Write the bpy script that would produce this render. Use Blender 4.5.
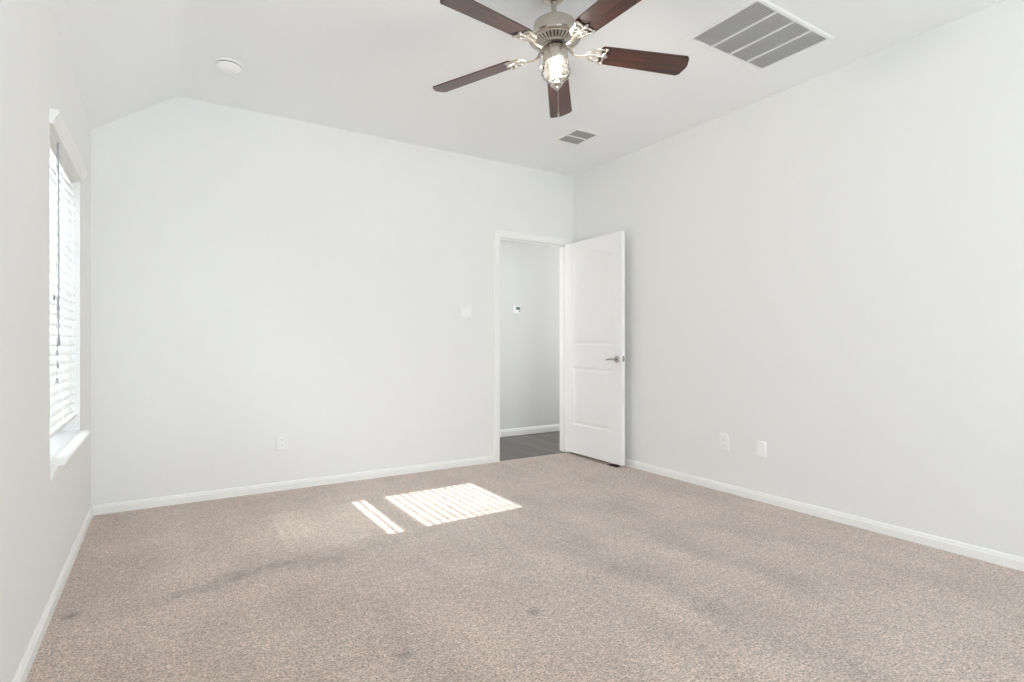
import bpy, bmesh, math, random
from mathutils import Vector, Matrix, noise
random.seed(4)
PI = math.pi
sc = bpy.context.scene
for o in list(bpy.data.objects):
    bpy.data.objects.remove(o)

# ---------------------------------------------------------------- camera
XL, XR, YB, YR = -0.387, 3.451, 4.34, -2.2       # left, right, back, rear wall faces
ZE, ZC, XS = 2.415, 2.74, 0.082                  # eave height, flat ceiling height, start of flat ceiling
F_PX, YAW = 553.1, 0.5616
cd = bpy.data.cameras.new('camera')
cd.sensor_width = 36.0
cd.lens = F_PX / 1024 * 36.0
cd.shift_y = 2.4 / 1024
cd.clip_start = 0.02
cam = bpy.data.objects.new('camera', cd)
sc.collection.objects.link(cam)
cam.location = (0, 0, 1.078)
cam.rotation_euler = (PI / 2, 0, -YAW)
sc.camera = cam

# ---------------------------------------------------------------- world, sun, daylight, added fill, exposure
SUN_POWER = 10.0
WORLD = 3.2
REAR_FILL = 84.0
LEFT_DAYLIGHT = 4.2
LEFT_SKY = 130.0
HALL_FILL = 14.5
BULB = 330.0
EXPOSURE = 0.23
sc.view_settings.view_transform = 'Standard'
sc.view_settings.look = 'None'
sc.view_settings.gamma = 1
sc.view_settings.use_curve_mapping = False
sc.view_settings.exposure = EXPOSURE
sc.cycles.use_denoising = True
sc.cycles.max_bounces = 14
sc.cycles.diffuse_bounces = 8
sc.cycles.transparent_max_bounces = 24
sc.cycles.sample_clamp_indirect = 8
sc.cycles.caustics_reflective = False
sc.cycles.caustics_refractive = False

w = bpy.data.worlds.new('world')
sc.world = w
w.use_nodes = True
w.node_tree.nodes['Background'].inputs[0].default_value = (0.82, 0.91, 1.0, 1)
w.node_tree.nodes['Background'].inputs[1].default_value = WORLD


def lamp(name, kind, loc, direction, energy, color=(1, 1, 1), size=None, size_y=None):
    d = bpy.data.lights.new(name, kind)
    d.energy = energy
    d.color = color
    if kind == 'AREA':
        d.shape = 'RECTANGLE'
        d.size, d.size_y = size, size_y
    o = bpy.data.objects.new(name, d)
    o.location = loc
    o.rotation_euler = Vector(direction).to_track_quat('-Z', 'Y').to_euler()
    sc.collection.objects.link(o)
    return o


sun = lamp('sun', 'SUN', (-5, 3.3, 5), (1, 0.035, -0.757), SUN_POWER, (0.95, 0.98, 1.0))
sun.data.angle = math.radians(0.55)
lamp('added_fill_rear', 'AREA', (1.35, YR - 0.24, 1.35), (0, 1, 0.5), REAR_FILL, (0.855, 0.92, 0.985), 2.6, 1.5)  # added fill panel outside the unseen rear opening, main room light
lamp('daylight_left_window', 'AREA', (XL - 0.082, 3.33, 1.30), (1, 0, 0), LEFT_DAYLIGHT, (0.855, 0.92, 0.985), 0.82, 1.28)
lamp('sky_above_left_window', 'AREA', (XL - 1.35, 3.33, 2.75), (1, 0, -1.0), LEFT_SKY, (0.84, 0.92, 1.0), 1.6, 1.4)
lamp('hall_fill_near_end', 'AREA', (1.0, 4.97, 1.45), (1, 0, 0), HALL_FILL, (1.0, 0.99, 0.98), 0.8, 1.8)  # added panel without a fixture, brightens the hall
lamp('hall_fill_far_end', 'AREA', (5.6, 4.97, 1.45), (-1, 0, 0), HALL_FILL * 0.85, (0.97, 0.985, 1.0), 0.8, 1.8)  # second added panel, evens out the hall from the other end

# ---------------------------------------------------------------- materials
def srgb(r, g, b):
    def f(c):
        c /= 255.0
        return c / 12.92 if c <= 0.04045 else ((c + 0.055) / 1.055) ** 2.4
    return (f(r), f(g), f(b), 1)


def mat(name, col, rough=0.5, metal=0.0, spec=0.5, bump=0.0, bscale=200.0, var=0.0, vscale=3.0, emit=None, estr=0, coat=0.0):
    m = bpy.data.materials.new(name)
    m.use_nodes = True
    nt = m.node_tree
    b = nt.nodes['Principled BSDF']
    b.inputs['Base Color'].default_value = col
    b.inputs['Roughness'].default_value = rough
    b.inputs['Metallic'].default_value = metal
    b.inputs['Specular IOR Level'].default_value = spec
    b.inputs['Coat Weight'].default_value = coat
    tc = nt.nodes.new('ShaderNodeTexCoord')
    n = nt.nodes.new('ShaderNodeTexNoise')
    n.inputs['Scale'].default_value = vscale
    n.inputs['Detail'].default_value = 3
    nt.links.new(tc.outputs['Object'], n.inputs['Vector'])
    mx = nt.nodes.new('ShaderNodeMix')
    mx.data_type = 'RGBA'
    mx.inputs['A'].default_value = tuple(c * (1 - var) for c in col[:3]) + (1,)
    mx.inputs['B'].default_value = tuple(min(1, c * (1 + var)) for c in col[:3]) + (1,)
    nt.links.new(n.outputs['Fac'], mx.inputs['Factor'])
    nt.links.new(mx.outputs['Result'], b.inputs['Base Color'])
    if bump:
        n2 = nt.nodes.new('ShaderNodeTexNoise')
        n2.inputs['Scale'].default_value = bscale
        n2.inputs['Detail'].default_value = 4
        nt.links.new(tc.outputs['Object'], n2.inputs['Vector'])
        bp = nt.nodes.new('ShaderNodeBump')
        bp.inputs['Strength'].default_value = bump
        bp.inputs['Distance'].default_value = 0.002
        nt.links.new(n2.outputs['Fac'], bp.inputs['Height'])
        nt.links.new(bp.outputs['Normal'], b.inputs['Normal'])
    if emit:
        b.inputs['Emission Color'].default_value = emit
        b.inputs['Emission Strength'].default_value = estr
    return m


M = {}
M['wall'] = mat('wall_paint', srgb(241, 241, 240), 0.75, spec=0.25, bump=0.25, bscale=90, var=0.006, vscale=1.2)
M['hall_wall'] = mat('hall_paint', srgb(232, 232, 231), 0.75, spec=0.25, bump=0.2, bscale=90, var=0.006)
M['ceil'] = mat('ceiling_paint', srgb(247, 249, 250), 0.85, spec=0.15, bump=0.3, bscale=60, var=0.006)
M['trim'] = mat('white_trim', srgb(248, 248, 246), 0.42, spec=0.4, var=0.004)
M['door'] = mat('white_door', srgb(251, 251, 251), 0.45, spec=0.4, bump=0.12, bscale=60, var=0.004)
M['plastic'] = mat('white_plastic', srgb(245, 245, 244), 0.35, spec=0.45, var=0.003)
M['plastic_bright'] = mat('bright_white_plastic', srgb(253, 253, 253), 0.3, spec=0.5, var=0.002)
M['blind'] = mat('blind_vinyl', srgb(244, 244, 242), 0.4, spec=0.4, var=0.003)
M['vinyl'] = mat('window_vinyl', srgb(240, 241, 243), 0.4, spec=0.4, var=0.003)
M['nickel'] = mat('brushed_nickel', srgb(196, 188, 178), 0.24, metal=1.0, bump=0.1, bscale=400, var=0.03, vscale=20)
M['nickel_rib'] = mat('satin_nickel', srgb(205, 198, 188), 0.34, metal=0.85, var=0.03, vscale=30)
M['chrome'] = mat('satin_chrome', srgb(192, 190, 187), 0.25, metal=1.0, var=0.03, vscale=30)
M['dark'] = mat('dark_gap', srgb(38, 35, 33), 0.8, var=0.02)
M['socket'] = mat('socket_slot', srgb(120, 118, 115), 0.6, var=0.02)
M['grille'] = mat('grille_louver', srgb(226, 226, 226), 0.5, var=0.01)
M['cord'] = mat('grey_wand', srgb(165, 166, 168), 0.25, spec=0.6, var=0.02)
M['lcd'] = mat('thermostat_display', srgb(96, 112, 116), 0.2, spec=0.6, var=0.05, vscale=60)
M['umber'] = mat('dark_umber', srgb(58, 32, 30), 0.6, var=0.05, vscale=40)
M['duct'] = mat('duct_interior', srgb(200, 200, 200), 0.8, var=0.02)
M['register_duct'] = mat('register_duct', srgb(95, 95, 94), 0.8, var=0.02)
M['register_louver'] = mat('register_louver', srgb(172, 172, 170), 0.5, var=0.01)
M['ground'] = mat('outside_ground', srgb(150, 150, 138), 0.95, var=0.1, vscale=2)
M['bulb'] = mat('lit_bulb', (1, 1, 1, 1), 0.4, emit=(1.0, 0.93, 0.85, 1), estr=BULB)


def thin_glass(name, tint, gloss, haze=0.0):
    m = bpy.data.materials.new(name)
    m.use_nodes = True
    nt = m.node_tree
    nt.nodes.remove(nt.nodes['Principled BSDF'])
    out = nt.nodes['Material Output']
    t = nt.nodes.new('ShaderNodeBsdfTransparent')
    t.inputs[0].default_value = tint
    g = nt.nodes.new('ShaderNodeBsdfGlossy')
    g.inputs['Roughness'].default_value = 0.06
    fr = nt.nodes.new('ShaderNodeLayerWeight')
    fr.inputs['Blend'].default_value = gloss
    mx = nt.nodes.new('ShaderNodeMixShader')
    nt.links.new(fr.outputs['Fresnel'], mx.inputs[0])
    nt.links.new(t.outputs[0], mx.inputs[1])
    nt.links.new(g.outputs[0], mx.inputs[2])
    if haze:
        tr = nt.nodes.new('ShaderNodeBsdfTranslucent')
        tr.inputs[0].default_value = (0.9, 0.88, 0.85, 1)
        m2 = nt.nodes.new('ShaderNodeMixShader')
        m2.inputs[0].default_value = haze
        nt.links.new(mx.outputs[0], m2.inputs[1])
        nt.links.new(tr.outputs[0], m2.inputs[2])
        mx = m2
    nt.links.new(mx.outputs[0], out.inputs[0])
    return m


M['pane'] = thin_glass('window_glass', (0.95, 0.97, 0.96, 1), 0.25)
M['shade_glass'] = thin_glass('clear_shade_glass', (0.95, 0.94, 0.92, 1), 0.12, 0.003)


def screen_mat():
    m = bpy.data.materials.new('insect_screen')
    m.use_nodes = True
    nt = m.node_tree
    nt.nodes.remove(nt.nodes['Principled BSDF'])
    t = nt.nodes.new('ShaderNodeBsdfTransparent')
    d = nt.nodes.new('ShaderNodeBsdfTranslucent')
    d.inputs[0].default_value = (0.75, 0.75, 0.75, 1)
    mx = nt.nodes.new('ShaderNodeMixShader')
    mx.inputs[0].default_value = 0.70
    nt.links.new(t.outputs[0], mx.inputs[1])
    nt.links.new(d.outputs[0], mx.inputs[2])
    nt.links.new(mx.outputs[0], nt.nodes['Material Output'].inputs[0])
    return m


M['screen'] = screen_mat()


def blade_mat():
    m = bpy.data.materials.new('mahogany_blade')
    m.use_nodes = True
    nt = m.node_tree
    b = nt.nodes['Principled BSDF']
    tc = nt.nodes.new('ShaderNodeTexCoord')
    mp = nt.nodes.new('ShaderNodeMapping')
    mp.inputs['Scale'].default_value = (3, 60, 60)
    n = nt.nodes.new('ShaderNodeTexNoise')
    n.inputs['Scale'].default_value = 1.3
    n.inputs['Detail'].default_value = 6
    n.inputs['Distortion'].default_value = 0.6
    cr = nt.nodes.new('ShaderNodeValToRGB')
    cr.color_ramp.elements[0].position = 0.3
    cr.color_ramp.elements[0].color = srgb(32, 26, 25)
    cr.color_ramp.elements[1].position = 0.72
    cr.color_ramp.elements[1].color = srgb(98, 56, 43)
    nt.links.new(tc.outputs['Object'], mp.inputs['Vector'])
    nt.links.new(mp.outputs[0], n.inputs['Vector'])
    nt.links.new(n.outputs['Fac'], cr.inputs[0])
    nt.links.new(cr.outputs[0], b.inputs['Base Color'])
    b.inputs['Roughness'].default_value = 0.38
    b.inputs['Coat Weight'].default_value = 0.25
    b.inputs['Coat Roughness'].default_value = 0.25
    return m


M['blade'] = blade_mat()


def carpet_mat():
    m = bpy.data.materials.new('beige_carpet')
    m.use_nodes = True
    nt = m.node_tree
    L = nt.links.new
    b = nt.nodes['Principled BSDF']
    b.inputs['Roughness'].default_value = 0.95
    b.inputs['Specular IOR Level'].default_value = 0.1
    b.inputs['Sheen Weight'].default_value = 0.35
    b.inputs['Sheen Roughness'].default_value = 0.5
    tc = nt.nodes.new('ShaderNodeTexCoord')

    def nz(scale, detail, sx=1, sy=1, rot=0, rough=0.6):
        mp = nt.nodes.new('ShaderNodeMapping')
        mp.inputs['Scale'].default_value = (sx, sy, 1)
        mp.inputs['Rotation'].default_value = (0, 0, rot)
        n = nt.nodes.new('ShaderNodeTexNoise')
        n.inputs['Scale'].default_value = scale
        n.inputs['Detail'].default_value = detail
        n.inputs['Roughness'].default_value = rough
        L(tc.outputs['Object'], mp.inputs['Vector'])
        L(mp.outputs[0], n.inputs['Vector'])
        return n.outputs['Fac']

    def ramp(v, a, bb, ca, cb):
        r = nt.nodes.new('ShaderNodeMapRange')
        r.inputs['From Min'].default_value = a
        r.inputs['From Max'].default_value = bb
        r.inputs['To Min'].default_value = ca
        r.inputs['To Max'].default_value = cb
        L(v, r.inputs['Value'])
        return r.outputs[0]

    def mul(a, c):
        x = nt.nodes.new('ShaderNodeMath')
        x.operation = 'MULTIPLY'
        L(a, x.inputs[0])
        L(c, x.inputs[1])
        return x.outputs[0]

    fine = nz(120, 3, rough=0.8)
    mid = nz(38, 3)
    big = nz(2.6, 7, rough=0.7)
    streak = nz(1.6, 3, 3.2, 0.8, 0.5)
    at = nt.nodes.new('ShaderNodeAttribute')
    at.attribute_name = 'nap_and_light'
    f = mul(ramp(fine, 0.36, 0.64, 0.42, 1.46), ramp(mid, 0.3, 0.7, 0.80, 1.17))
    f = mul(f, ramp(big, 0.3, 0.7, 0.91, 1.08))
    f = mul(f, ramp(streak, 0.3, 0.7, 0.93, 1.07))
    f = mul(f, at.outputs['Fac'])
    hue = nt.nodes.new('ShaderNodeMix')
    hue.data_type = 'RGBA'
    hue.inputs['A'].default_value = srgb(209, 187, 172)
    hue.inputs['B'].default_value = srgb(213, 195, 184)
    L(big, hue.inputs['Factor'])
    vm = nt.nodes.new('ShaderNodeVectorMath')
    vm.operation = 'SCALE'
    L(hue.outputs['Result'], vm.inputs[0])
    L(f, vm.inputs['Scale'])
    L(vm.outputs[0], b.inputs['Base Color'])
    bp = nt.nodes.new('ShaderNodeBump')
    bp.inputs['Strength'].default_value = 0.9
    bp.inputs['Distance'].default_value = 0.006
    L(fine, bp.inputs['Height'])
    L(bp.outputs[0], b.inputs['Normal'])
    return m


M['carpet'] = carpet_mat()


def plank_mat():
    m = bpy.data.materials.new('grey_wood_planks')
    m.use_nodes = True
    nt = m.node_tree
    L = nt.links.new
    b = nt.nodes['Principled BSDF']
    b.inputs['Roughness'].default_value = 0.4
    tc = nt.nodes.new('ShaderNodeTexCoord')
    mp = nt.nodes.new('ShaderNodeMapping')
    mp.inputs['Rotation'].default_value = (0, 0, PI / 2)
    br = nt.nodes.new('ShaderNodeTexBrick')
    br.inputs['Color1'].default_value = srgb(112, 106, 101)
    br.inputs['Color2'].default_value = srgb(90, 85, 82)
    br.inputs['Mortar'].default_value = srgb(58, 54, 52)
    br.inputs['Scale'].default_value = 1
    br.inputs['Mortar Size'].default_value = 0.003
    br.inputs['Brick Width'].default_value = 1.1
    br.inputs['Row Height'].default_value = 0.125
    L(tc.outputs['Object'], mp.inputs[0])
    L(mp.outputs[0], br.inputs['Vector'])
    m2 = nt.nodes.new('ShaderNodeMapping')
    m2.inputs['Scale'].default_value = (30, 2, 1)
    n = nt.nodes.new('ShaderNodeTexNoise')
    n.inputs['Scale'].default_value = 2
    n.inputs['Detail'].default_value = 5
    L(tc.outputs['Object'], m2.inputs[0])
    L(m2.outputs[0], n.inputs['Vector'])
    mx = nt.nodes.new('ShaderNodeMix')
    mx.data_type = 'RGBA'
    mx.blend_type = 'OVERLAY'
    mx.inputs['Factor'].default_value = 0.6
    L(br.outputs['Color'], mx.inputs['A'])
    L(n.outputs['Fac'], mx.inputs['B'])
    L(mx.outputs['Result'], b.inputs['Base Color'])
    return m


M['planks'] = plank_mat()

# ---------------------------------------------------------------- mesh helpers
def box(bm, x0, x1, y0, y1, z0, z1, mtx=None, bevel=0.0):
    g = bmesh.ops.create_cube(bm, size=1)
    vs = g['verts']
    for v in vs:
        v.co = Vector((x0 + (v.co.x + .5) * (x1 - x0), y0 + (v.co.y + .5) * (y1 - y0), z0 + (v.co.z + .5) * (z1 - z0)))
    if bevel:
        es = list({e for v in vs for e in v.link_edges})
        r = bmesh.ops.bevel(bm, geom=es, offset=bevel, segments=2, affect='EDGES', profile=0.5)
        vs = list({v for f in r['faces'] for v in f.verts} | {v for v in vs if v.is_valid})
    if mtx:
        for v in vs:
            v.co = mtx @ v.co
    return vs


def prism(bm, pts, axis, a0, a1):
    """closed outline pts (2D) pushed along axis from a0 to a1"""
    def P(p, a):
        return {'x': (a, p[0], p[1]), 'y': (p[0], a, p[1]), 'z': (p[0], p[1], a)}[axis]
    A = [bm.verts.new(P(p, a0)) for p in pts]
    B = [bm.verts.new(P(p, a1)) for p in pts]
    bm.faces.new(A)
    bm.faces.new(B[::-1])
    n = len(pts)
    for i in range(n):
        bm.faces.new((A[i], B[i], B[(i + 1) % n], A[(i + 1) % n]))
    return A + B


def lathe(bm, prof, seg=48, mtx=None):
    """prof = [(r, z)], around z"""
    rings = []
    for r, z in prof:
        if r < 1e-6:
            rings.append([bm.verts.new((0, 0, z))])
        else:
            rings.append([bm.verts.new((r * math.cos(2 * PI * i / seg), r * math.sin(2 * PI * i / seg), z)) for i in range(seg)])
    for a, b in zip(rings, rings[1:]):
        for i in range(seg):
            j = (i + 1) % seg
            if len(a) == 1 and len(b) == 1:
                continue
            if len(a) == 1:
                bm.faces.new((a[0], b[j], b[i]))
            elif len(b) == 1:
                bm.faces.new((a[i], a[j], b[0]))
            else:
                bm.faces.new((a[i], a[j], b[j], b[i]))
    vs = [v for r in rings for v in r]
    if mtx:
        for v in vs:
            v.co = mtx @ v.co
    return vs


def sweep(bm, path, rad, seg=10, flat=1.0, closed=False, mtx=None, up=Vector((0, 0, 1))):
    """tube; rad float or list; flat scales the thickness along 'up'"""
    path = [Vector(p) for p in path]
    n = len(path)
    rings = []
    for i, p in enumerate(path):
        if closed:
            t = path[(i + 1) % n] - path[i - 1]
        else:
            t = path[min(i + 1, n - 1)] - path[max(i - 1, 0)]
        t.normalize()
        u = up if abs(t.dot(up)) < 0.95 else Vector((1, 0, 0))
        s = t.cross(u).normalized()
        u2 = s.cross(t).normalized()
        r = rad[i] if isinstance(rad, (list, tuple)) else rad
        rings.append([bm.verts.new(p + s * (r * math.cos(2 * PI * k / seg)) + u2 * (r * flat * math.sin(2 * PI * k / seg))) for k in range(seg)])
    m = n if closed else n - 1
    for i in range(m):
        a, b = rings[i], rings[(i + 1) % n]
        for k in range(seg):
            l = (k + 1) % seg
            bm.faces.new((a[k], a[l], b[l], b[k]))
    if not closed:
        bm.faces.new(rings[0][::-1])
        bm.faces.new(rings[-1])
    vs = [v for r in rings for v in r]
    if mtx:
        for v in vs:
            v.co = mtx @ v.co
    return vs


def obj(name, bm, m, parent=None, smooth=False, mods=None):
    bmesh.ops.recalc_face_normals(bm, faces=bm.faces[:])
    me = bpy.data.meshes.new(name)
    bm.to_mesh(me)
    bm.free()
    me.materials.append(m)
    if smooth:
        for p in me.polygons:
            p.use_smooth = True
        try:
            me.set_sharp_from_angle(angle=math.radians(38))
        except Exception:
            pass
    o = bpy.data.objects.new(name, me)
    sc.collection.objects.link(o)
    if parent:
        o.parent = parent
    return o


def struct(name, bm, m, parent=None, smooth=False):
    o = obj(name, bm, m, parent, smooth)
    if not parent:
        o['kind'] = 'structure'
    return o


def empty(name, loc, rot=(0, 0, 0)):
    o = bpy.data.objects.new(name, None)
    o.location = loc
    o.rotation_euler = rot
    o.empty_display_size = 0.05
    sc.collection.objects.link(o)
    return o


def thing(name, label, cat, loc, rot=(0, 0, 0), group=None):
    o = empty(name, loc, rot)
    o['label'] = label
    o['category'] = cat
    if group:
        o['group'] = group
    return o


def B():
    return bmesh.new()


# ================================================================ THE SETTING
T = 0.12
WY0, WY1, WZ0, WZ1 = 2.86, 3.80, 0.585, 1.99      # window opening in the left wall
# floor: carpet, a grid so that the lie of the pile and one painted light pool can be stored per vertex
NAP_AND_LIGHT = [  # (ax, ay, bx, by, half width, change)
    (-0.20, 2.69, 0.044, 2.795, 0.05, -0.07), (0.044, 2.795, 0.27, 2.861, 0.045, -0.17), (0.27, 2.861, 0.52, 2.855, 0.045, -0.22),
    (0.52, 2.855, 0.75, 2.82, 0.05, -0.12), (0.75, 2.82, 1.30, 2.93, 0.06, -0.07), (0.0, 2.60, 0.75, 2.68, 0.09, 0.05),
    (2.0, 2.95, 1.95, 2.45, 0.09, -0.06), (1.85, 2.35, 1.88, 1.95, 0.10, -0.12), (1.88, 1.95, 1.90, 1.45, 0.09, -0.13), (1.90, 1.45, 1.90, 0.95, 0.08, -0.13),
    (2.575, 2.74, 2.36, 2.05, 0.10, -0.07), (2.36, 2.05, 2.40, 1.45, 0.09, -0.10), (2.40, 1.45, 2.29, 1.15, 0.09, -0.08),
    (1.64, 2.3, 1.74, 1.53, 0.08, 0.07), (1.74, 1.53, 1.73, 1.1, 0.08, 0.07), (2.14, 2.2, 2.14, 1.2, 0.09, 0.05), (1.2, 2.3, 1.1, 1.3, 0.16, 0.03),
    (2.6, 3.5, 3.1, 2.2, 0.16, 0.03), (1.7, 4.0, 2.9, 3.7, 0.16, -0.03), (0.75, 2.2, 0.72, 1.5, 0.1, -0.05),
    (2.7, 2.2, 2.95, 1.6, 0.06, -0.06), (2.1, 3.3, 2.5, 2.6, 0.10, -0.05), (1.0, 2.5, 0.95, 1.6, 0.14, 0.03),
    (0.45, 3.35, 0.95, 3.45, 0.25, 0.07), (-0.1, 3.2, -0.2, 2.9, 0.15, -0.04), (0.1, 2.4, 0.2, 1.9, 0.08, -0.05), (1.3, 2.2, 1.45, 1.5, 0.09, -0.04)]  # first entry paints in the pale pool of screened sunlight
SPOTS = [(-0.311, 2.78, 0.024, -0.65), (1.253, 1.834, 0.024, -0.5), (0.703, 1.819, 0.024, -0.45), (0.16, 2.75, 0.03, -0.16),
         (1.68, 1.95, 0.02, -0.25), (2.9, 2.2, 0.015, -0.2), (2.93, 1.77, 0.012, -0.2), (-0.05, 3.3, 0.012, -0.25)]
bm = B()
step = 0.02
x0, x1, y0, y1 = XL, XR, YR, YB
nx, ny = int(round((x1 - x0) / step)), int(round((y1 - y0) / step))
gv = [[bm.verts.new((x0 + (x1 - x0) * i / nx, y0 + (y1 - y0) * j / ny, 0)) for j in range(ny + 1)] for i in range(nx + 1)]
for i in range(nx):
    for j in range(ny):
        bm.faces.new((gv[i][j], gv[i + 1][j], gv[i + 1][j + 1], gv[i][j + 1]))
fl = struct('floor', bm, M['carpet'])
at = fl.data.attributes.new('nap_and_light', 'FLOAT', 'POINT')
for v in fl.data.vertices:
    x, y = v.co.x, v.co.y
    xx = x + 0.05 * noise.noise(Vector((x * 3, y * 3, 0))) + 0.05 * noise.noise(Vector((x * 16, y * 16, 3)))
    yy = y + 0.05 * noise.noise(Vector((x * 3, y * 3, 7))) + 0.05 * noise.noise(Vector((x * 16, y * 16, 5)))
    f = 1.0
    for ax, ay, bx, by, hw, ch in NAP_AND_LIGHT:
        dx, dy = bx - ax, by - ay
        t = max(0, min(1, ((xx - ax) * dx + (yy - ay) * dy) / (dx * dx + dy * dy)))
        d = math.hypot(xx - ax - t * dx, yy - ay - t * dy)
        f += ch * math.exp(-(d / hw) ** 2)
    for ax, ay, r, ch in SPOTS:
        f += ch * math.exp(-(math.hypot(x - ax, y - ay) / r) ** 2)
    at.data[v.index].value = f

bm = B()
box(bm, XL, XR, YR, YB + 0.02, -0.12, -0.012)
struct('floor_slab', bm, M['ground'])

# left wall with the window opening
bm = B()
TL = 0.20
for a in ((YR - T, WY0, -0.12, ZE + 0.05), (WY1, YB + T, -0.12, ZE + 0.05), (WY0, WY1, -0.12, WZ0 - 0.02), (WY0, WY1, WZ1, ZE + 0.05)):
    box(bm, XL - TL, XL, *a)
bmesh.ops.remove_doubles(bm, verts=bm.verts[:], dist=1e-5)
struct('wall_left', bm, M['wall'])
# right wall
bm = B()
box(bm, XR, XR + T, YR - T, YB + T, -0.12, ZC + 0.05)
struct('wall_right', bm, M['wall'])
# back wall: outline follows the sloped ceiling, doorway cut out
DX0, DX1, DZ = 2.598, 3.375, 2.047
bm = B()
prism(bm, [(XL - 0.05, -0.12), (DX0 - 0.02, -0.12), (DX0 - 0.02, ZC + 0.05), (XS, ZC + 0.05), (XL - 0.05, ZE + 0.05)], 'y', YB, YB + T)
box(bm, DX1 + 0.02, XR + 0.02, YB, YB + T, -0.12, ZC + 0.05)
box(bm, DX0 - 0.02, DX1 + 0.02, YB, YB + T, DZ + 0.02, ZC + 0.05)
struct('wall_back', bm, M['wall'])
# rear wall behind the camera, with a wide window added to let fill light in
bm = B()
RX0, RX1, RZ0, RZ1 = 0.15, 2.65, 0.75, 2.15
box(bm, XL - TL, RX0, YR - T, YR, -0.12, ZC + 0.05)
box(bm, RX1, XR + T, YR - T, YR, -0.12, ZC + 0.05)
box(bm, RX0, RX1, YR - T, YR, -0.12, RZ0)
box(bm, RX0, RX1, YR - T, YR, RZ1, ZC + 0.05)
struct('wall_rear', bm, M['wall'])
w2 = empty('added_window', ((RX0 + RX1) / 2, YR - 0.06, RZ0))  # unseen window, added as an opening for the rear fill panel
w2['kind'] = 'structure'
bm = B()
hw, hh = (RX1 - RX0) / 2, RZ1 - RZ0
for a in ((-hw, -hw + 0.05, 0, hh), (hw - 0.05, hw, 0, hh), (-0.03, 0.03, 0, hh), (-hw, hw, 0, 0.05), (-hw, hw, hh - 0.05, hh)):
    box(bm, a[0], a[1], -0.03, 0.03, a[2], a[3])
obj('window_frame', bm, M['vinyl'], w2)
bm = B()
box(bm, -hw + 0.05, hw - 0.05, -0.003, 0.003, 0.05, hh - 0.05)
obj('pane', bm, M['pane'], w2)

# ceiling: flat part and the sloped strip over the left wall, with a soft bend
bend = [(XS - 0.05, ZC - 0.05 * (ZC - ZE) / (XS - XL)), (XS - 0.02, ZC - 0.008), (XS + 0.015, ZC - 0.001), (XS + 0.05, ZC)]
bm = B()
prism(bm, [(XL - TL, ZE - TL * (ZC - ZE) / (XS - XL))] + bend + [(XR + T, ZC), (XR + T, ZC + 0.1), (XS, ZC + 0.1), (XL - TL, ZE + 0.1)], 'y', YR - T, YB + T)
cl = struct('ceiling', bm, M['ceil'], smooth=True)

# hall beyond the doorway
HY = 5.47
bm = B()
box(bm, 0.9, 5.7, YB + 0.02, HY, -0.10, -0.006)
struct('hall_floor', bm, M['planks'])
bm = B()
box(bm, 0.9, 5.8, HY, HY + T, -0.12, 2.5)
struct('wall_hall', bm, M['hall_wall'])
bm = B()
box(bm, 0.8, 0.9, YB + T, HY + T, -0.12, 2.5)
struct('wall_hall_end', bm, M['hall_wall'])
bm = B()
box(bm, XR + T, 5.8, YB, YB + T, -0.12, 2.5)
struct('wall_hall_front', bm, M['hall_wall'])
bm = B()
box(bm, 0.8, 5.8, YB + T, HY + T, 2.44, 2.54)
struct('hall_ceiling', bm, M['ceil'])
bm = B()
box(bm, 5.7, 5.8, YB + T, HY, -0.12, 2.5)
struct('wall_hall_far_end', bm, M['hall_wall'])

# outside ground
bm = B()
box(bm, -30, XL - TL - 0.01, -20, 25, -0.3, -0.25)
struct('ground', bm, M['ground'])

# baseboards (profile: lower fascia, reveal, rounded cap)
def base_profile(h=0.083, t=0.013):
    return [(0, 0), (t, 0), (t, h * 0.68), (t * 0.72, h * 0.73), (t * 0.72, h * 0.80), (t * 0.55, h * 0.92), (t * 0.2, h), (0, h)]


def baseboard(name, run, a0, a1, wall, sgn, h=0.062):
    bm = B()
    prism(bm, [(wall + sgn * u, z) for u, z in base_profile(h)], run, a0, a1)
    return struct(name, bm, M['trim'])


baseboard('baseboard_left', 'y', YR, YB, XL, 1)
baseboard('baseboard_right', 'y', YR, YB - 0.013, XR, -1)
baseboard('baseboard_back', 'x', XL + 0.013, DX0 - 0.064, YB, -1)
baseboard('baseboard_hall', 'x', 0.9, 5.7, HY, -1, 0.083)

# door casing and jambs
CW = 0.058
def casing_prof(w=CW):
    # (across, out)
    return [(0, 0), (0, 0.009), (w * 0.10, 0.011), (w * 0.45, 0.013), (w * 0.72, 0.016), (w * 0.92, 0.016), (w, 0.012), (w, 0)]


bm = B()
cp = casing_prof()
RV = 0.005
def ring_casing(side):
    yb, s = (YB, -1) if side == 0 else (YB + T, 1)
    xi0, xi1, zi = DX0 - RV, DX1 + RV, DZ + RV
    rows = []
    for a, o in cp:
        y = yb + s * o
        rows.append([bm.verts.new(p) for p in ((xi0 - a, y, 0), (xi0 - a, y, zi + a), (xi1 + a, y, zi + a), (xi1 + a, y, 0))])
    n = len(rows)
    for i in range(n):
        a, b = rows[i], rows[(i + 1) % n]
        for k in range(3):
            bm.faces.new((a[k], a[k + 1], b[k + 1], b[k]))
    bm.faces.new([r[0] for r in rows])
    bm.faces.new([r[3] for r in rows])
ring_casing(0)
ring_casing(1)
struct('trim_1', bm, M['trim'])
bm = B()
box(bm, DX0 - 0.019, DX0, YB - 0.001, YB + T + 0.001, 0, DZ)
box(bm, DX1, DX1 + 0.019, YB - 0.001, YB + T + 0.001, 0, DZ)
box(bm, DX0 - 0.019, DX1 + 0.019, YB - 0.001, YB + T + 0.001, DZ, DZ + 0.019)
box(bm, DX0, DX0 + 0.011, YB + 0.040, YB + 0.075, 0, DZ)
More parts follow.
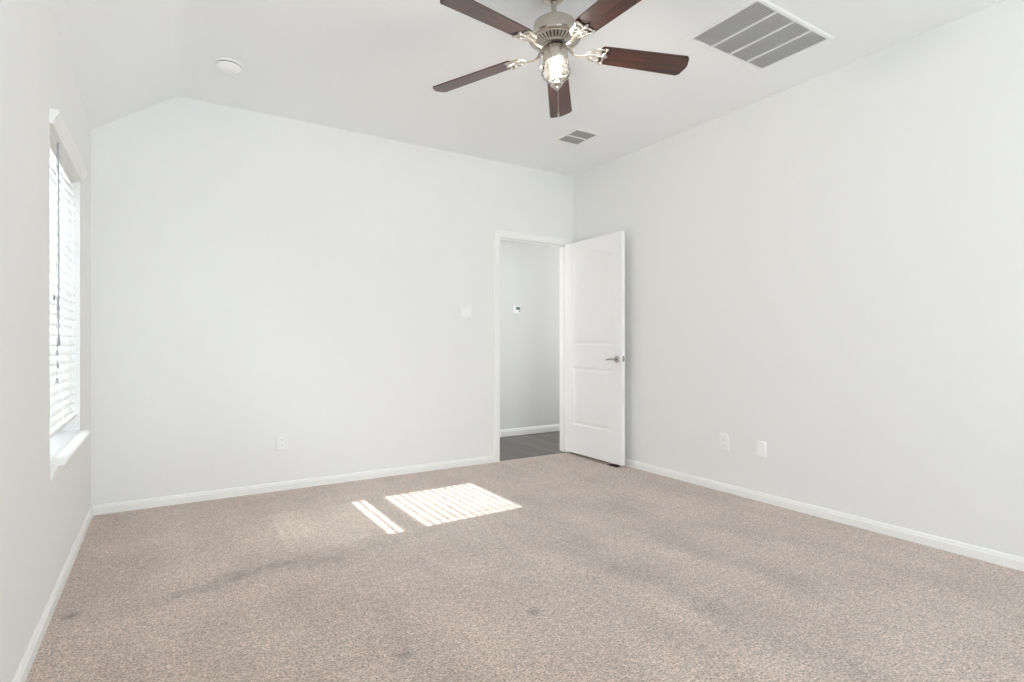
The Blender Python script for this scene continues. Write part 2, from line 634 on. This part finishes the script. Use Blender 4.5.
box(bm, DX1 - 0.011, DX1, YB + 0.040, YB + 0.075, 0, DZ)
box(bm, DX0, DX1, YB + 0.040, YB + 0.075, DZ - 0.011, DZ)
struct('trim_2', bm, M['trim'])

# ---- the open door leaf (two moulded panels, the upper one with an arched top)
DW, DH, DT = 0.812, 2.020, 0.035
def panel(bm, u0, u1, z0, z1, rise, side_y, sg):
    """rings of a moulded panel; returns the outermost ring"""
    N = 14
    rings = []
    for ins, dep in ((0, 0), (0.008, 0.0065), (0.020, 0.0065), (0.042, 0.0015)):
        a, b, c, d = u0 + ins, u1 - ins, z0 + ins, z1 - ins
        pts = [(a, c), (b, c)]
        for k in range(N + 1):
            t = k / N
            pts.append((b + (a - b) * t, d + rise * math.sin(PI * t) ** 1.0))
        rings.append([bm.verts.new((p[0], side_y + sg * dep, p[1])) for p in pts])
    n = len(rings[0])
    for r, q in zip(rings, rings[1:]):
        for i in range(n):
            bm.faces.new((r[i], r[(i + 1) % n], q[(i + 1) % n], q[i]))
    bm.faces.new(rings[-1])
    return rings[0]


door = empty('door_1', (DX1 - 0.001, YB - 0.006, 0.026))
door['kind'] = 'structure'
door['label'] = 'white two panel door with arched upper panel, open against the right wall'
# local frame: u (x) runs from the hinge along the leaf, y = 0 is the face toward the doorway side
bm = B()
outer = []
for y, sg in ((0.0, 1), (DT, -1)):
    c = [bm.verts.new(p) for p in ((0, y, 0), (DW, y, 0), (DW, y, DH), (0, y, DH))]
    outer.append(c)
    es = [bm.edges.new((c[i], c[(i + 1) % 4])) for i in range(4)]
    for (z0, z1, rise) in ((1.035, 1.845, 0.052), (0.275, 0.825, 0.0)):
        r = panel(bm, 0.135, DW - 0.130, z0, z1, rise, y, sg)
        es += [bm.edges.get((r[i], r[(i + 1) % len(r)])) for i in range(len(r))]
    bmesh.ops.triangle_fill(bm, use_beauty=True, use_dissolve=False, edges=es)
a, b = outer
for i in range(4):
    bm.faces.new((a[i], a[(i + 1) % 4], b[(i + 1) % 4], b[i]))
leaf = obj('door_leaf', bm, M['door'], door)
door.rotation_euler = (0, 0, -PI / 2 + math.radians(-0.5))
# with the rotation, local +x points to -y (world) and local +y points to +x (world); shift so the far face sits by the pin
leaf.location = (0, -DT, 0)


def lever(name, face_y, sg):
    e = B()
    u0, z0 = DW - 0.058, 0.914
    R = Matrix.Translation((u0, face_y, z0)) @ Matrix.Rotation(sg * PI / 2, 4, 'X')
    lathe(e, [(0, 0), (0.031, 0), (0.032, 0.003), (0.029, 0.008), (0.02, 0.011), (0.011, 0.013), (0.0105, 0.031), (0.0125, 0.036), (0.0, 0.039)], 32, R)
    yy = face_y - sg * 0.033
    path = [(u0 + 0.008, yy, z0), (u0 - 0.01, yy - sg * .002, z0 + 0.001), (u0 - 0.035, yy - sg * .003, z0 + 0.003), (u0 - 0.065, yy - sg * .001, z0 + 0.001), (u0 - 0.092, yy, z0 - 0.004), (u0 - 0.112, yy + sg * 0.003, z0 - 0.006)]
    sweep(e, path, [0.010, 0.011, 0.0095, 0.0085, 0.008, 0.006], 12, 0.75)
    o = obj(name, e, M['chrome'], door, True)
    o['label'] = 'satin chrome lever handle'
    return o


lever('door_handle', -DT, 1)
lever('door_handle', 0.0, -1)
bm = B()
box(bm, DW - 0.0005, DW + 0.0015, -DT + 0.008, -0.008, 0.895, 0.941)
box(bm, DW, DW + 0.010, -DT + 0.012, -0.012, 0.911, 0.926, bevel=0.002)
o = obj('latch', bm, M['nickel'], door)
for z in (0.2, 1.0, 1.8):
    bm = B()
    lathe(bm, [(0, 0), (0.006, 0), (0.006, 0.09), (0, 0.09)], 14, Matrix.Translation((-0.004, 0.005, z)))
    obj('hinge', bm, M['chrome'], door, True)

# ---- window 1: vinyl single-hung in the left wall, stool and apron
win = empty('window_1', (XL, (WY0 + WY1) / 2, WZ0))
win['kind'] = 'structure'
def wl(x0, x1, y0, y1, z0, z1, bm, **k):
    cy = (WY0 + WY1) / 2
    box(bm, x0 - XL, x1 - XL, y0 - cy, y1 - cy, z0 - WZ0, z1 - WZ0, **k)


bm = B()
fx0, fx1 = XL - 0.17, XL - 0.095
fw = 0.055
wl(fx0, fx1, WY0, WY0 + fw, WZ0, WZ1, bm)
wl(fx0, fx1, WY1 - fw, WY1, WZ0, WZ1, bm)
wl(fx0, fx1, WY0, WY1, WZ1 - 0.03, WZ1, bm)
wl(fx0, fx1, WY0, WY1, WZ0, WZ0 + 0.05, bm)
obj('window_frame', bm, M['vinyl'], win)
def sash(x0, x1, z0, z1, zt, zb):
    bm = B()
    a, b = WY0 + fw, WY1 - fw
    s = 0.045
    wl(x0, x1, a, a + s, z0, z1, bm)
    wl(x0, x1, b - s, b, z0, z1, bm)
    wl(x0, x1, a, b, z1 - zt, z1, bm)
    wl(x0, x1, a, b, z0, z0 + zb, bm)
    s_ = obj('sash', bm, M['vinyl'], win)
    bm = B()
    wl((x0 + x1) / 2 - .002, (x0 + x1) / 2 + .002, a + s, b - s, z0 + zb, z1 - zt, bm)
    obj('pane', bm, M['pane'], s_)
sash(fx0 + 0.005, fx0 + 0.035, 1.30, WZ1 - 0.03, 0.025, 0.05)
sash(fx0 + 0.038, fx0 + 0.070, WZ0 + 0.05, 1.345, 0.045, 0.05)
bm = B()
wl(fx0 - 0.012, fx0 - 0.009, WY0 + 0.04, WY1 - 0.04, WZ0 + 0.03, 1.24, bm)
obj('insect_screen', bm, M['screen'], win)
# drywall return lining is the wall itself; stool board with rounded nose and horns
bm = B()
cy = (WY0 + WY1) / 2
def nose(z0, z1, xa, xb):
    m = (z0 + z1) / 2
    r = (z1 - z0) / 2
    return [(xa, z0), (xb - r, z0), (xb - r * .3, z0 + r * .3), (xb, m), (xb - r * .3, z1 - r * .3), (xb - r, z1), (xa, z1)]
prism(bm, [(x - XL, z - WZ0) for x, z in nose(0.585, 0.605, XL + 0.0005, XL + 0.052)], 'y', WY0 - 0.004 - cy, WY1 + 0.01 - cy)
wl(fx1, XL + 0.002, WY0 + 0.0005, WY1 - 0.0005, 0.585, 0.605, bm)
obj('window_sill', bm, M['trim'], win)
bm = B()
prism(bm, [(0.0005, -0.055), (0.006, -0.055), (0.010, -0.046), (0.012, -0.03), (0.022, -0.012), (0.026, 0.0), (0.0005, 0.0)], 'y', WY0 + 0.004 - cy, WY1 - cy)
obj('apron', bm, M['trim'], win)

# ================================================================ THE BLIND
bl = thing('window_blind', 'white horizontal slat blind hanging in the window on the left wall', 'blind', (XL - 0.037, cy, WZ1 - 0.012))
def bb(bm, x0, x1, y0, y1, z0, z1, **k):
    L = bl.location
    return box(bm, x0 - L.x, x1 - L.x, y0 - L.y, y1 - L.y, z0 - L.z, z1 - L.z, **k)


bm = B()
bb(bm, XL - 0.062, XL - 0.012, WY0 + 0.006, WY1 - 0.006, 1.953, WZ1 - 0.002, bevel=0.003)
obj('headrail', bm, M['blind'], bl)
bm = B()
L = bl.location
pf = [(XL - 0.013, 1.955), (XL + 0.012, 1.955), (XL + 0.015, 1.965), (XL + 0.017, 1.975), (XL + 0.024, 1.99), (XL + 0.031, 2.0), (XL + 0.031, 2.014), (XL + 0.001, 2.014), (XL + 0.001, 1.989), (XL - 0.013, 1.989)]
prism(bm, [(x - L.x, z - L.z) for x, z in pf], 'y', WY0 - 0.018 - L.y, WY1 + 0.005 - L.y)
o = obj('valance', bm, M['blind'], bl)
PITCH = 0.0445
TILT = math.radians(48)
bm = B()
sx = XL - 0.038
nsl = 28
for i in range(nsl):
    z = 1.932 - i * PITCH
    prof = []
    NW = 5
    for k in range(NW + 1):
        u = -0.025 + 0.05 * k / NW
        prof.append((u, 0.0022 * (1 - (u / 0.025) ** 2)))
    prof = prof + [(u, c - 0.0028) for u, c in prof[::-1]]
    pts = []
    for u, c in prof:
        # room-side edge (+x) tilted down
        pts.append((sx + u * math.cos(TILT) + c * math.sin(TILT) - L.x, z - u * math.sin(TILT) + c * math.cos(TILT) - L.z))
    prism(bm, pts, 'y', WY0 + 0.009 - L.y, WY1 - 0.009 - L.y)
obj('slats', bm, M['blind'], bl, True)
bm = B()
zb = 1.932 - nsl * PITCH + 0.004
bb(bm, sx - 0.024, sx + 0.024, WY0 + 0.009, WY1 - 0.009, zb - 0.010, zb + 0.008, bevel=0.003)
obj('bottom_rail', bm, M['blind'], bl)
for yy in (WY0 + 0.14, cy, WY1 - 0.14):
    bm = B()
    for dx in (-0.022, 0.022):
        sweep(bm, [(sx + dx - L.x, yy - L.y, 1.93 - L.z), (sx + dx - L.x, yy - L.y, zb - L.z)], 0.0012, 6)
    obj('ladder_cord', bm, M['blind'], bl)
bm = B()
sweep(bm, [(0.040, 3.035 - L.y, 1.935 - L.z), (0.041, 3.04 - L.y, 1.5 - L.z), (0.040, 3.045 - L.y, 1.10 - L.z)], 0.0045, 6)
lathe(bm, [(0, 0), (0.005, 0.002), (0.007, 0.02), (0.006, 0.035), (0, 0.04)], 10, Matrix.Translation((0.040, 3.045 - L.y, 1.068 - L.z)))
o = obj('tilt_wand', bm, M['cord'], bl, True)
o['label'] = 'grey hanging tilt wand'
for k, (dy, zt) in enumerate(((0.03, 1.05), (0.045, 0.99), (0.02, 0.93))):
    bm = B()
    sweep(bm, [(0.034, 3.03 + dy - L.y, 1.93 - L.z), (0.034, 3.035 + dy - L.y, zt - L.z)], 0.0009, 6)
    lathe(bm, [(0, 0), (0.006, 0.001), (0.005, 0.012), (0.003, 0.022), (0, 0.024)], 10, Matrix.Translation((0.034, 3.035 + dy - L.y, zt - 0.022 - L.z)))
    obj('pull_cord', bm, M['cord'], bl, True)

# ================================================================ CEILING FAN
fc = Vector((1.573, 2.114, 2.461))
ax = Vector((-0.0274, 0.0217, 1)).normalized()
fan = thing('ceiling_fan', 'five blade ceiling fan with mahogany blades, nickel body and a lit glass lamp', 'ceiling fan', fc + ax * 0.279)
fan.rotation_euler = Vector((0, 0, 1)).rotation_difference(ax).to_euler()
ZB = -0.279
bm = B()
lathe(bm, [(0, 0.004), (0.062, 0.004), (0.064, -0.004), (0.058, -0.020), (0.042, -0.036), (0.024, -0.044), (0.016, -0.046), (0, -0.046)], 40)
obj('canopy', bm, M['nickel'], fan, True)
bm = B()
lathe(bm, [(0, -0.04), (0.0125, -0.04), (0.0125, -0.16), (0, -0.16)], 20)
lathe(bm, [(0.0125, -0.112), (0.024, -0.118), (0.028, -0.136), (0.028, -0.142), (0.0, -0.142)], 24)
obj('downrod', bm, M['nickel'], fan, True)
bm = B()
lathe(bm, [(0, -0.130), (0.06, -0.132), (0.088, -0.138), (0.098, -0.146), (0.1, -0.156), (0.1, -0.200), (0.104, -0.205), (0.122, -0.209), (0.126, -0.215), (0.122, -0.222),
           (0.106, -0.226), (0.100, -0.222), (0.0, -0.222)], 56)
obj('motor_housing', bm, M['nickel'], fan, True)
# slotted underside: dark recess with ribs over it
bm = B()
lathe(bm, [(0.099, -0.221), (0.060, -0.236), (0.0, -0.236)], 48)
obj('vent_recess', bm, M['dark'], fan)
bm = B()
nr = 32
for i in range(nr):
    a = 2 * PI * i / nr
    mt = Matrix.Rotation(a, 4, 'Z')
    sweep(bm, [(0.101, 0, -0.2235), (0.085, 0, -0.2325), (0.060, 0, -0.242)], [0.0062, 0.0055, 0.0042], 8, 0.5, mtx=mt)
lathe(bm, [(0.064, -0.236), (0.066, -0.243), (0.062, -0.248), (0.045, -0.250), (0.0, -0.250)], 48)
lathe(bm, [(0.107, -0.222), (0.104, -0.228), (0.098, -0.227), (0.097, -0.221)], 48)
obj('vent_ribs', bm, M['nickel_rib'], fan, True)
bm = B()
lathe(bm, [(0, -0.248), (0.040, -0.248), (0.040, -0.262), (0, -0.262)], 32)
obj('hub', bm, M['dark'], fan, True)

PH, DROOP, PIT = 2.137, 0.067, -0.214
def blade_mesh():
    bm = B()
    r0, r1 = 0.218, 0.674
    top, N = [], 22
    def hwid(r):
        return (0.111 + 0.022 * (r - .25) / .41) / 2
    out = []
    rc = 0.026
    # outline: up the +h side, round the tip, back along the -h side
    for k in range(9):
        r = r0 + 0.012 + (r1 - rc - r0 - 0.012) * k / 8
        out.append((r, hwid(r)))
    hw = hwid(r1)
    for k in range(1, 7):
        a = PI / 2 * (1 - k / 6)
        out.append((r1 - 0.010 - rc + rc * math.cos(a), hw - rc + rc * math.sin(a)))
    for k in range(1, 8):
        t = k / 8
        out.append((r1 - 0.010 + 0.010 * math.sin(PI * t), (hw - rc) * (1 - 2 * t)))
    for k in range(0, 7):
        a = -PI / 2 * (k / 6)
        out.append((r1 - 0.010 - rc + rc * math.cos(a), -hw + rc + rc * math.sin(a)))
    for k in range(8, -1, -1):
        r = r0 + 0.012 + (r1 - rc - r0 - 0.012) * k / 8
        out.append((r, -hwid(r)))
    out.append((r0, -hwid(r0) + 0.014))
    out.append((r0, hwid(r0) - 0.014))
    th = 0.006
    A = [bm.verts.new((x, y, 0.0)) for x, y in out]
    Bv = [bm.verts.new((x, y, th)) for x, y in out]
    bm.faces.new(A[::-1])
    bm.faces.new(Bv)
    n = len(out)
    for i in range(n):
        bm.faces.new((A[i], A[(i + 1) % n], Bv[(i + 1) % n], Bv[i]))
    return bm


def bracket_mesh():
    """ornate blade iron in the blade frame, mapped so arm reaches the hub"""
    bm = B()
    # S-curved arm
    pth = [(0.045, 0, 0.020), (0.062, 0, 0.018), (0.075, 0, 0.006), (0.092, 0, -0.012), (0.112, 0, -0.020), (0.135, 0, -0.018), (0.155, 0, -0.010), (0.172, 0, -0.006), (0.20, 0, -0.005)]
    sweep(bm, pth, [0.012, 0.012, 0.011, 0.0095, 0.0085, 0.008, 0.0085, 0.009, 0.008], 10, 0.6)
    for s in (-1, 1):
        # outer scroll running from the arm to the blade corner
        p = []
        for k in range(15):
            t = k / 14
            x = 0.158 + 0.082 * t
            y = s * (0.006 + 0.044 * math.sin(PI * 0.5 * t) ** 0.8 + 0.006 * math.sin(PI * 2 * t))
            p.append((x, y, -0.006 + 0.004 * math.sin(PI * t)))
        sweep(bm, p, [0.0065 - 0.002 * abs(2 * k / 14 - 1) for k in range(15)], 8, 0.75)
        # inner scroll loop
        p = []
        for k in range(16):
            a = 2 * PI * k / 16
            p.append((0.203 + 0.019 * math.cos(a), s * (0.022 + 0.012 * math.sin(a)), -0.005))
        sweep(bm, p, 0.0042, 8, 0.8, closed=True)
        # scalloped front edge over the blade root
        p = []
        for k in range(12):
            t = k / 11
            p.append((0.236 + 0.009 * math.sin(PI * t) - 0.004 * t, s * (0.050 * (1 - t) + 0.002), -0.004))
        sweep(bm, p, 0.0048, 8, 0.7)
        lathe(bm, [(0, -0.0105), (0.004, -0.0098), (0.0065, -0.007), (0.0075, -0.004), (0, -0.002)], 14, Matrix.Translation((0.243, s * 0.046, 0)))
    lathe(bm, [(0, -0.0115), (0.005, -0.0105), (0.009, -0.007), (0.010, -0.001), (0, 0.0)], 14, Matrix.Translation((0.250, 0, 0)))
    p = [(0.195, 0, -0.005), (0.22, 0, -0.006), (0.25, 0, -0.004)]
    sweep(bm, p, [0.007, 0.005, 0.006], 8, 0.7)
    return bm


bme = None
for k in range(5):
    a = PH - k * 2 * PI / 5
    # blade frame: x radial (drooping), y across (pitched)
    mt = Matrix.Rotation(a, 4, 'Z') @ Matrix.Translation((0, 0, ZB + DROOP * 0.2)) @ Matrix.Rotation(math.atan(DROOP), 4, 'Y')
    mtp = mt @ Matrix.Rotation(PIT, 4, 'X')
    if bme is None:
        b0 = obj('blade', blade_mesh(), M['blade'], fan)
        k0 = obj('blade_bracket', bracket_mesh(), M['nickel_rib'], fan, True)
        bme = (b0, k0)
        b, br = b0, k0
    else:
        b, br = bme[0].copy(), bme[1].copy()
        for o in (b, br):
            sc.collection.objects.link(o)
            o.parent = fan
    b.matrix_local = mtp
    br.matrix_local = mt @ Matrix.Rotation(PIT * 0.8, 4, 'X')

# light kit
bm = B()
lathe(bm, [(0, -0.256), (0.046, -0.256), (0.054, -0.262), (0.058, -0.270), (0.060, -0.322), (0.057, -0.329), (0.050, -0.332), (0.0, -0.332)], 44)
obj('switch_housing', bm, M['nickel'], fan, True)
bm = B()
lathe(bm, [(0.054, -0.325), (0.061, -0.330), (0.063, -0.338), (0.063, -0.350), (0.068, -0.372), (0.069, -0.380), (0.064, -0.394), (0.046, -0.412), (0.024, -0.424), (0.012, -0.427)], 44)
for v in bm.verts:
    pass
sh = obj('glass_shade', bm, M['shade_glass'], fan, True)
sm = sh.modifiers.new('solid', 'SOLIDIFY')
sm.thickness = 0.003
bm = B()
lathe(bm, [(0, -0.330), (0.014, -0.330), (0.015, -0.336), (0.020, -0.344), (0.025, -0.356), (0.026, -0.366), (0.023, -0.378), (0.014, -0.387), (0, -0.390)], 32)
obj('bulb', bm, M['bulb'], fan, True)
bm = B()
lathe(bm, [(0.0, -0.418), (0.008, -0.418), (0.010, -0.424), (0.024, -0.427), (0.030, -0.433), (0.026, -0.440), (0.013, -0.445), (0.011, -0.454), (0.006, -0.460), (0, -0.462)], 36)
obj('finial', bm, M['nickel'], fan, True)
bm = B()
sweep(bm, [(0.006, 0.0, -0.455), (0.007, 0.0, -0.50), (0.006, 0, -0.565)], 0.0014, 6)
for i in range(24):
    lathe(bm, [(0, 0.0022), (0.0022, 0), (0, -0.0022)], 6, Matrix.Translation((0.0065, 0, -0.460 - i * 0.0045)))
lathe(bm, [(0, 0.0), (0.004, -0.003), (0.005, -0.014), (0.003, -0.022), (0, -0.024)], 12, Matrix.Translation((0.006, 0, -0.563)))
o = obj('pull_chain', bm, M['nickel'], fan, True)
# side chain switch on the camera's left of the housing
bm = B()
sdir = Vector((-0.847, 0.532, 0))
p0 = sdir * 0.057
sweep(bm, [tuple(p0 + Vector((0, 0, -0.285))), tuple(sdir * 0.072 + Vector((0, 0, -0.287)))], 0.006, 10)
sweep(bm, [tuple(sdir * 0.071 + Vector((0, 0, -0.287))), tuple(sdir * 0.073 + Vector((0, 0, -0.335)))], 0.0014, 6)
lathe(bm, [(0, 0.0), (0.004, -0.003), (0.0055, -0.014), (0.003, -0.022), (0, -0.024)], 12, Matrix.Translation(sdir * 0.073 + Vector((0, 0, -0.333))))
obj('side_switch', bm, M['chrome'], fan, True)

# ================================================================ CEILING GRILLES, DETECTOR
def frame_ring(bm, x0, x1, y0, y1, wd, zt, dz, lip=0.004):
    """sloped picture-frame rim hanging below zt"""
    prof = [(0, 0), (0, -lip * 0.6), (wd * 0.35, -dz), (wd, -dz), (wd, 0.0)]
    rows = []
    for a, z in prof:
        rows.append([bm.verts.new(p) for p in ((x0 + a, y0 + a, zt + z), (x1 - a, y0 + a, zt + z), (x1 - a, y1 - a, zt + z), (x0 + a, y1 - a, zt + z))])
    n = len(rows)
    for i in range(n):
        p, q = rows[i], rows[(i + 1) % n]
        for k in range(4):
            bm.faces.new((p[k], p[(k + 1) % 4], q[(k + 1) % 4], q[k]))


gx, gy = 2.745, 1.828
rg = thing('return_air_grille', 'large white ceiling return air grille with four louvered bays, near the right wall', 'air vent', (gx, gy, ZC))
hx, hy = 0.312, 0.193
bm = B()
frame_ring(bm, -hx - 0.026, hx + 0.026, -hy - 0.026, hy + 0.026, 0.026, 0.001, 0.007)
obj('frame', bm, M['ceil'], rg)
bm = B()
for k in (1, 2, 3):
    xx = -hx + 2 * hx * k / 4
    box(bm, xx - 0.0055, xx + 0.0055, -hy, hy, -0.009, -0.001)
obj('divider', bm, M['plastic'], rg)
bm = B()
box(bm, -hx, hx, -hy, hy, -0.0008, 0.0002)
obj('backing', bm, M['duct'], rg)
for k in range(4):
    bm = B()
    xa, xb = -hx + 2 * hx * k / 4 + 0.005, -hx + 2 * hx * (k + 1) / 4 - 0.005
    n = 30
    for i in range(n):
        yy = -hy + (i + 0.5) * 2 * hy / n
        box(bm, xa, xb, -0.0042, 0.0042, -0.0005, 0.0005, Matrix.Translation((0, yy, -0.0048)) @ Matrix.Rotation(math.radians(38), 4, 'X'))
    obj('louver_bay', bm, M['grille'], rg)

sgx, sgy = 2.81, 3.485
rg2 = thing('supply_register', 'small white ceiling air register with two rows of louvers, beyond the fan', 'air vent', (sgx, sgy, ZC))
hx, hy = 0.097, 0.122
bm = B()
frame_ring(bm, -hx - 0.025, hx + 0.025, -hy - 0.025, hy + 0.025, 0.025, 0.001, 0.008)
obj('frame', bm, M['plastic'], rg2)
bm = B()
box(bm, -hx, hx, -0.008, 0.008, -0.008, -0.001)
obj('divider', bm, M['plastic'], rg2)
bm = B()
box(bm, -hx, hx, -hy, hy, -0.0008, 0.0002)
obj('backing', bm, M['register_duct'], rg2)
for s in (-1, 1):
    bm = B()
    n = 11
    ya, yb = (0.008, hy) if s > 0 else (-hy, -0.008)
    for i in range(n):
        xx = -hx + (i + 0.5) * 2 * hx / n
        box(bm, -0.0055, 0.0055, ya, yb, -0.0005, 0.0005, Matrix.Translation((xx, 0, -0.0048)) @ Matrix.Rotation(math.radians(40), 4, 'Y'))
    obj('louver_row', bm, M['register_louver'], rg2)

sd = thing('smoke_detector', 'round white smoke detector on the ceiling near the sloped part', 'smoke detector', (0.325, 3.675, ZC))
bm = B()
lathe(bm, [(0, 0.001), (0.071, 0.001), (0.072, -0.004), (0.070, -0.011), (0.060, -0.012), (0, -0.012)], 48)
obj('mounting_base', bm, M['plastic'], sd, True)
bm = B()
lathe(bm, [(0, -0.010), (0.059, -0.010), (0.059, -0.018), (0, -0.018)], 40)
obj('sensor_gap', bm, M['dark'], sd, True)
bm = B()
lathe(bm, [(0, -0.0165), (0.064, -0.0165), (0.066, -0.020), (0.064, -0.028), (0.054, -0.036), (0.030, -0.041), (0, -0.042)], 48)
obj('cover', bm, M['plastic_bright'], sd, True)
bm = B()
lathe(bm, [(0, -0.040), (0.010, -0.040), (0.010, -0.044), (0, -0.0445)], 20, Matrix.Translation((0.02, 0.01, 0)))
obj('test_button', bm, M['plastic'], sd, True)

# ================================================================ WALL PLATES
def plate(bm, hw, hh, t=0.006):
    """rounded plate in local x,z; out = -y"""
    prof = [(1.0, 0), (1.0, t * 0.4), (0.0, t)]
    def ring(ins, y):
        r = 0.006
        pts = []
        for cx, cz, a0 in ((hw - r, hh - r, 0), (-hw + r, hh - r, PI / 2), (-hw + r, -hh + r, PI), (hw - r, -hh + r, 3 * PI / 2)):
            for k in range(4):
                a = a0 + PI / 2 * k / 3
                rr = max(r - ins, 0.001)
                pts.append((cx + rr * math.cos(a) , y, cz + rr * math.sin(a)))
        return [bm.verts.new(p) for p in pts]
    R = [ring(0, 0), ring(0, -t * 0.45), ring(0.004, -t)]
    n = len(R[0])
    for p, q in zip(R, R[1:]):
        for i in range(n):
            bm.faces.new((p[i], p[(i + 1) % n], q[(i + 1) % n], q[i]))
    bm.faces.new(R[0])
    bm.faces.new(R[-1])


def outlet(label, loc, rotz):
    t = thing('wall_outlet', label, 'outlet', loc, (0, 0, rotz), 'duplex outlets on the bedroom walls')
    bm = B()
    plate(bm, 0.037, 0.060)
    obj('cover_plate', bm, M['plastic'], t)
    for s in (-1, 1):
        bm = B()
        mt = Matrix.Translation((0, -0.0058, s * 0.0195)) @ Matrix.Rotation(PI / 2, 4, 'X')
        lathe(bm, [(0, -0.0005), (0.0165, -0.0005), (0.0172, 0.001), (0.0165, 0.0022), (0, 0.0022)], 28, mt)
        r = obj('receptacle', bm, M['plastic_bright'], t, True)
        bm = B()
        for dx, h in ((-0.0063, 0.0045), (0.0063, 0.0038)):
            box(bm, dx - 0.0012, dx + 0.0012, -0.0084, -0.0079, s * 0.0195 - h + 0.003, s * 0.0195 + h + 0.003)
        lathe(bm, [(0, 0), (0.0026, 0), (0.0026, 0.0005), (0, 0.0005)], 12, Matrix.Translation((0, -0.0079, s * 0.0195 - 0.0075)) @ Matrix.Rotation(PI / 2, 4, 'X'))
        obj('slots', bm, M['socket'], r)
    bm = B()
    lathe(bm, [(0, 0), (0.0035, 0), (0.003, 0.0012), (0, 0.0015)], 14, Matrix.Translation((0, -0.006, 0)) @ Matrix.Rotation(PI / 2, 4, 'X'))
    obj('screw', bm, M['plastic'], t, True)
    return t


outlet('white duplex outlet low on the back wall, left of the doorway', (0.733, YB - 0.0005, 0.352), 0)
outlet('white duplex outlet low on the right wall, nearer the door', (XR - 0.0005, 2.585, 0.358), -PI / 2)

bp_ = thing('blank_wall_plate', 'bright white blank cover plate low on the right wall, beside the outlet', 'wall plate', (XR - 0.0005, 2.288, 0.358), (0, 0, -PI / 2))
bm = B()
plate(bm, 0.036, 0.052, 0.007)
obj('cover_plate', bm, M['plastic_bright'], bp_)
for s in (-1, 1):
    bm = B()
    lathe(bm, [(0, 0), (0.0035, 0), (0.003, 0.0012), (0, 0.0015)], 14, Matrix.Translation((0, -0.007, s * 0.034)) @ Matrix.Rotation(PI / 2, 4, 'X'))
    obj('screw', bm, M['plastic'], bp_, True)

sw = thing('light_switch', 'white two gang light switch on the back wall beside the doorway', 'light switch', (2.247, YB - 0.0005, 1.354))
bm = B()
plate(bm, 0.060, 0.059)
obj('cover_plate', bm, M['plastic'], sw)
for s in (-1, 1):
    bm = B()
    prism(bm, [(-0.0055, -0.033), (-0.0085, -0.033), (-0.0065, 0.0), (-0.0095, 0.033), (-0.0055, 0.033)], 'x', s * 0.023 - 0.0165, s * 0.023 + 0.0165)
    obj('rocker', bm, M['plastic_bright'], sw)

th = thing('thermostat', 'small white thermostat with a dark display on the hall wall beyond the doorway', 'thermostat', (3.502, HY - 0.0005, 1.475))
bm = B()
box(bm, -0.044, 0.042, -0.024, 0, -0.046, 0.046, bevel=0.006)
obj('case', bm, M['plastic_bright'], th)
bm = B()
box(bm, -0.020, 0.034, -0.0255, -0.0235, -0.002, 0.030)
obj('display', bm, M['lcd'], th)
for k in range(2):
    bm = B()
    box(bm, 0.026, 0.036, -0.0265, -0.0235, -0.012 - k * 0.016, -0.002 - k * 0.016, bevel=0.001)
    obj('button', bm, M['lcd'], th)

# dark brown wedge shape in the gap under the free end of the door
ds = thing('door_wedge', 'dark brown wedge under the free end of the open white door', 'door stop', (3.345, 3.64, 0.0), (0, 0, math.radians(-88)))
bm = B()
prism(bm, [(-0.065, 0.0), (0.055, 0.0), (0.060, 0.019), (0.03, 0.0205), (-0.065, 0.004)], 'y', -0.018, 0.018)
o = obj('wedge', bm, M['umber'], ds)
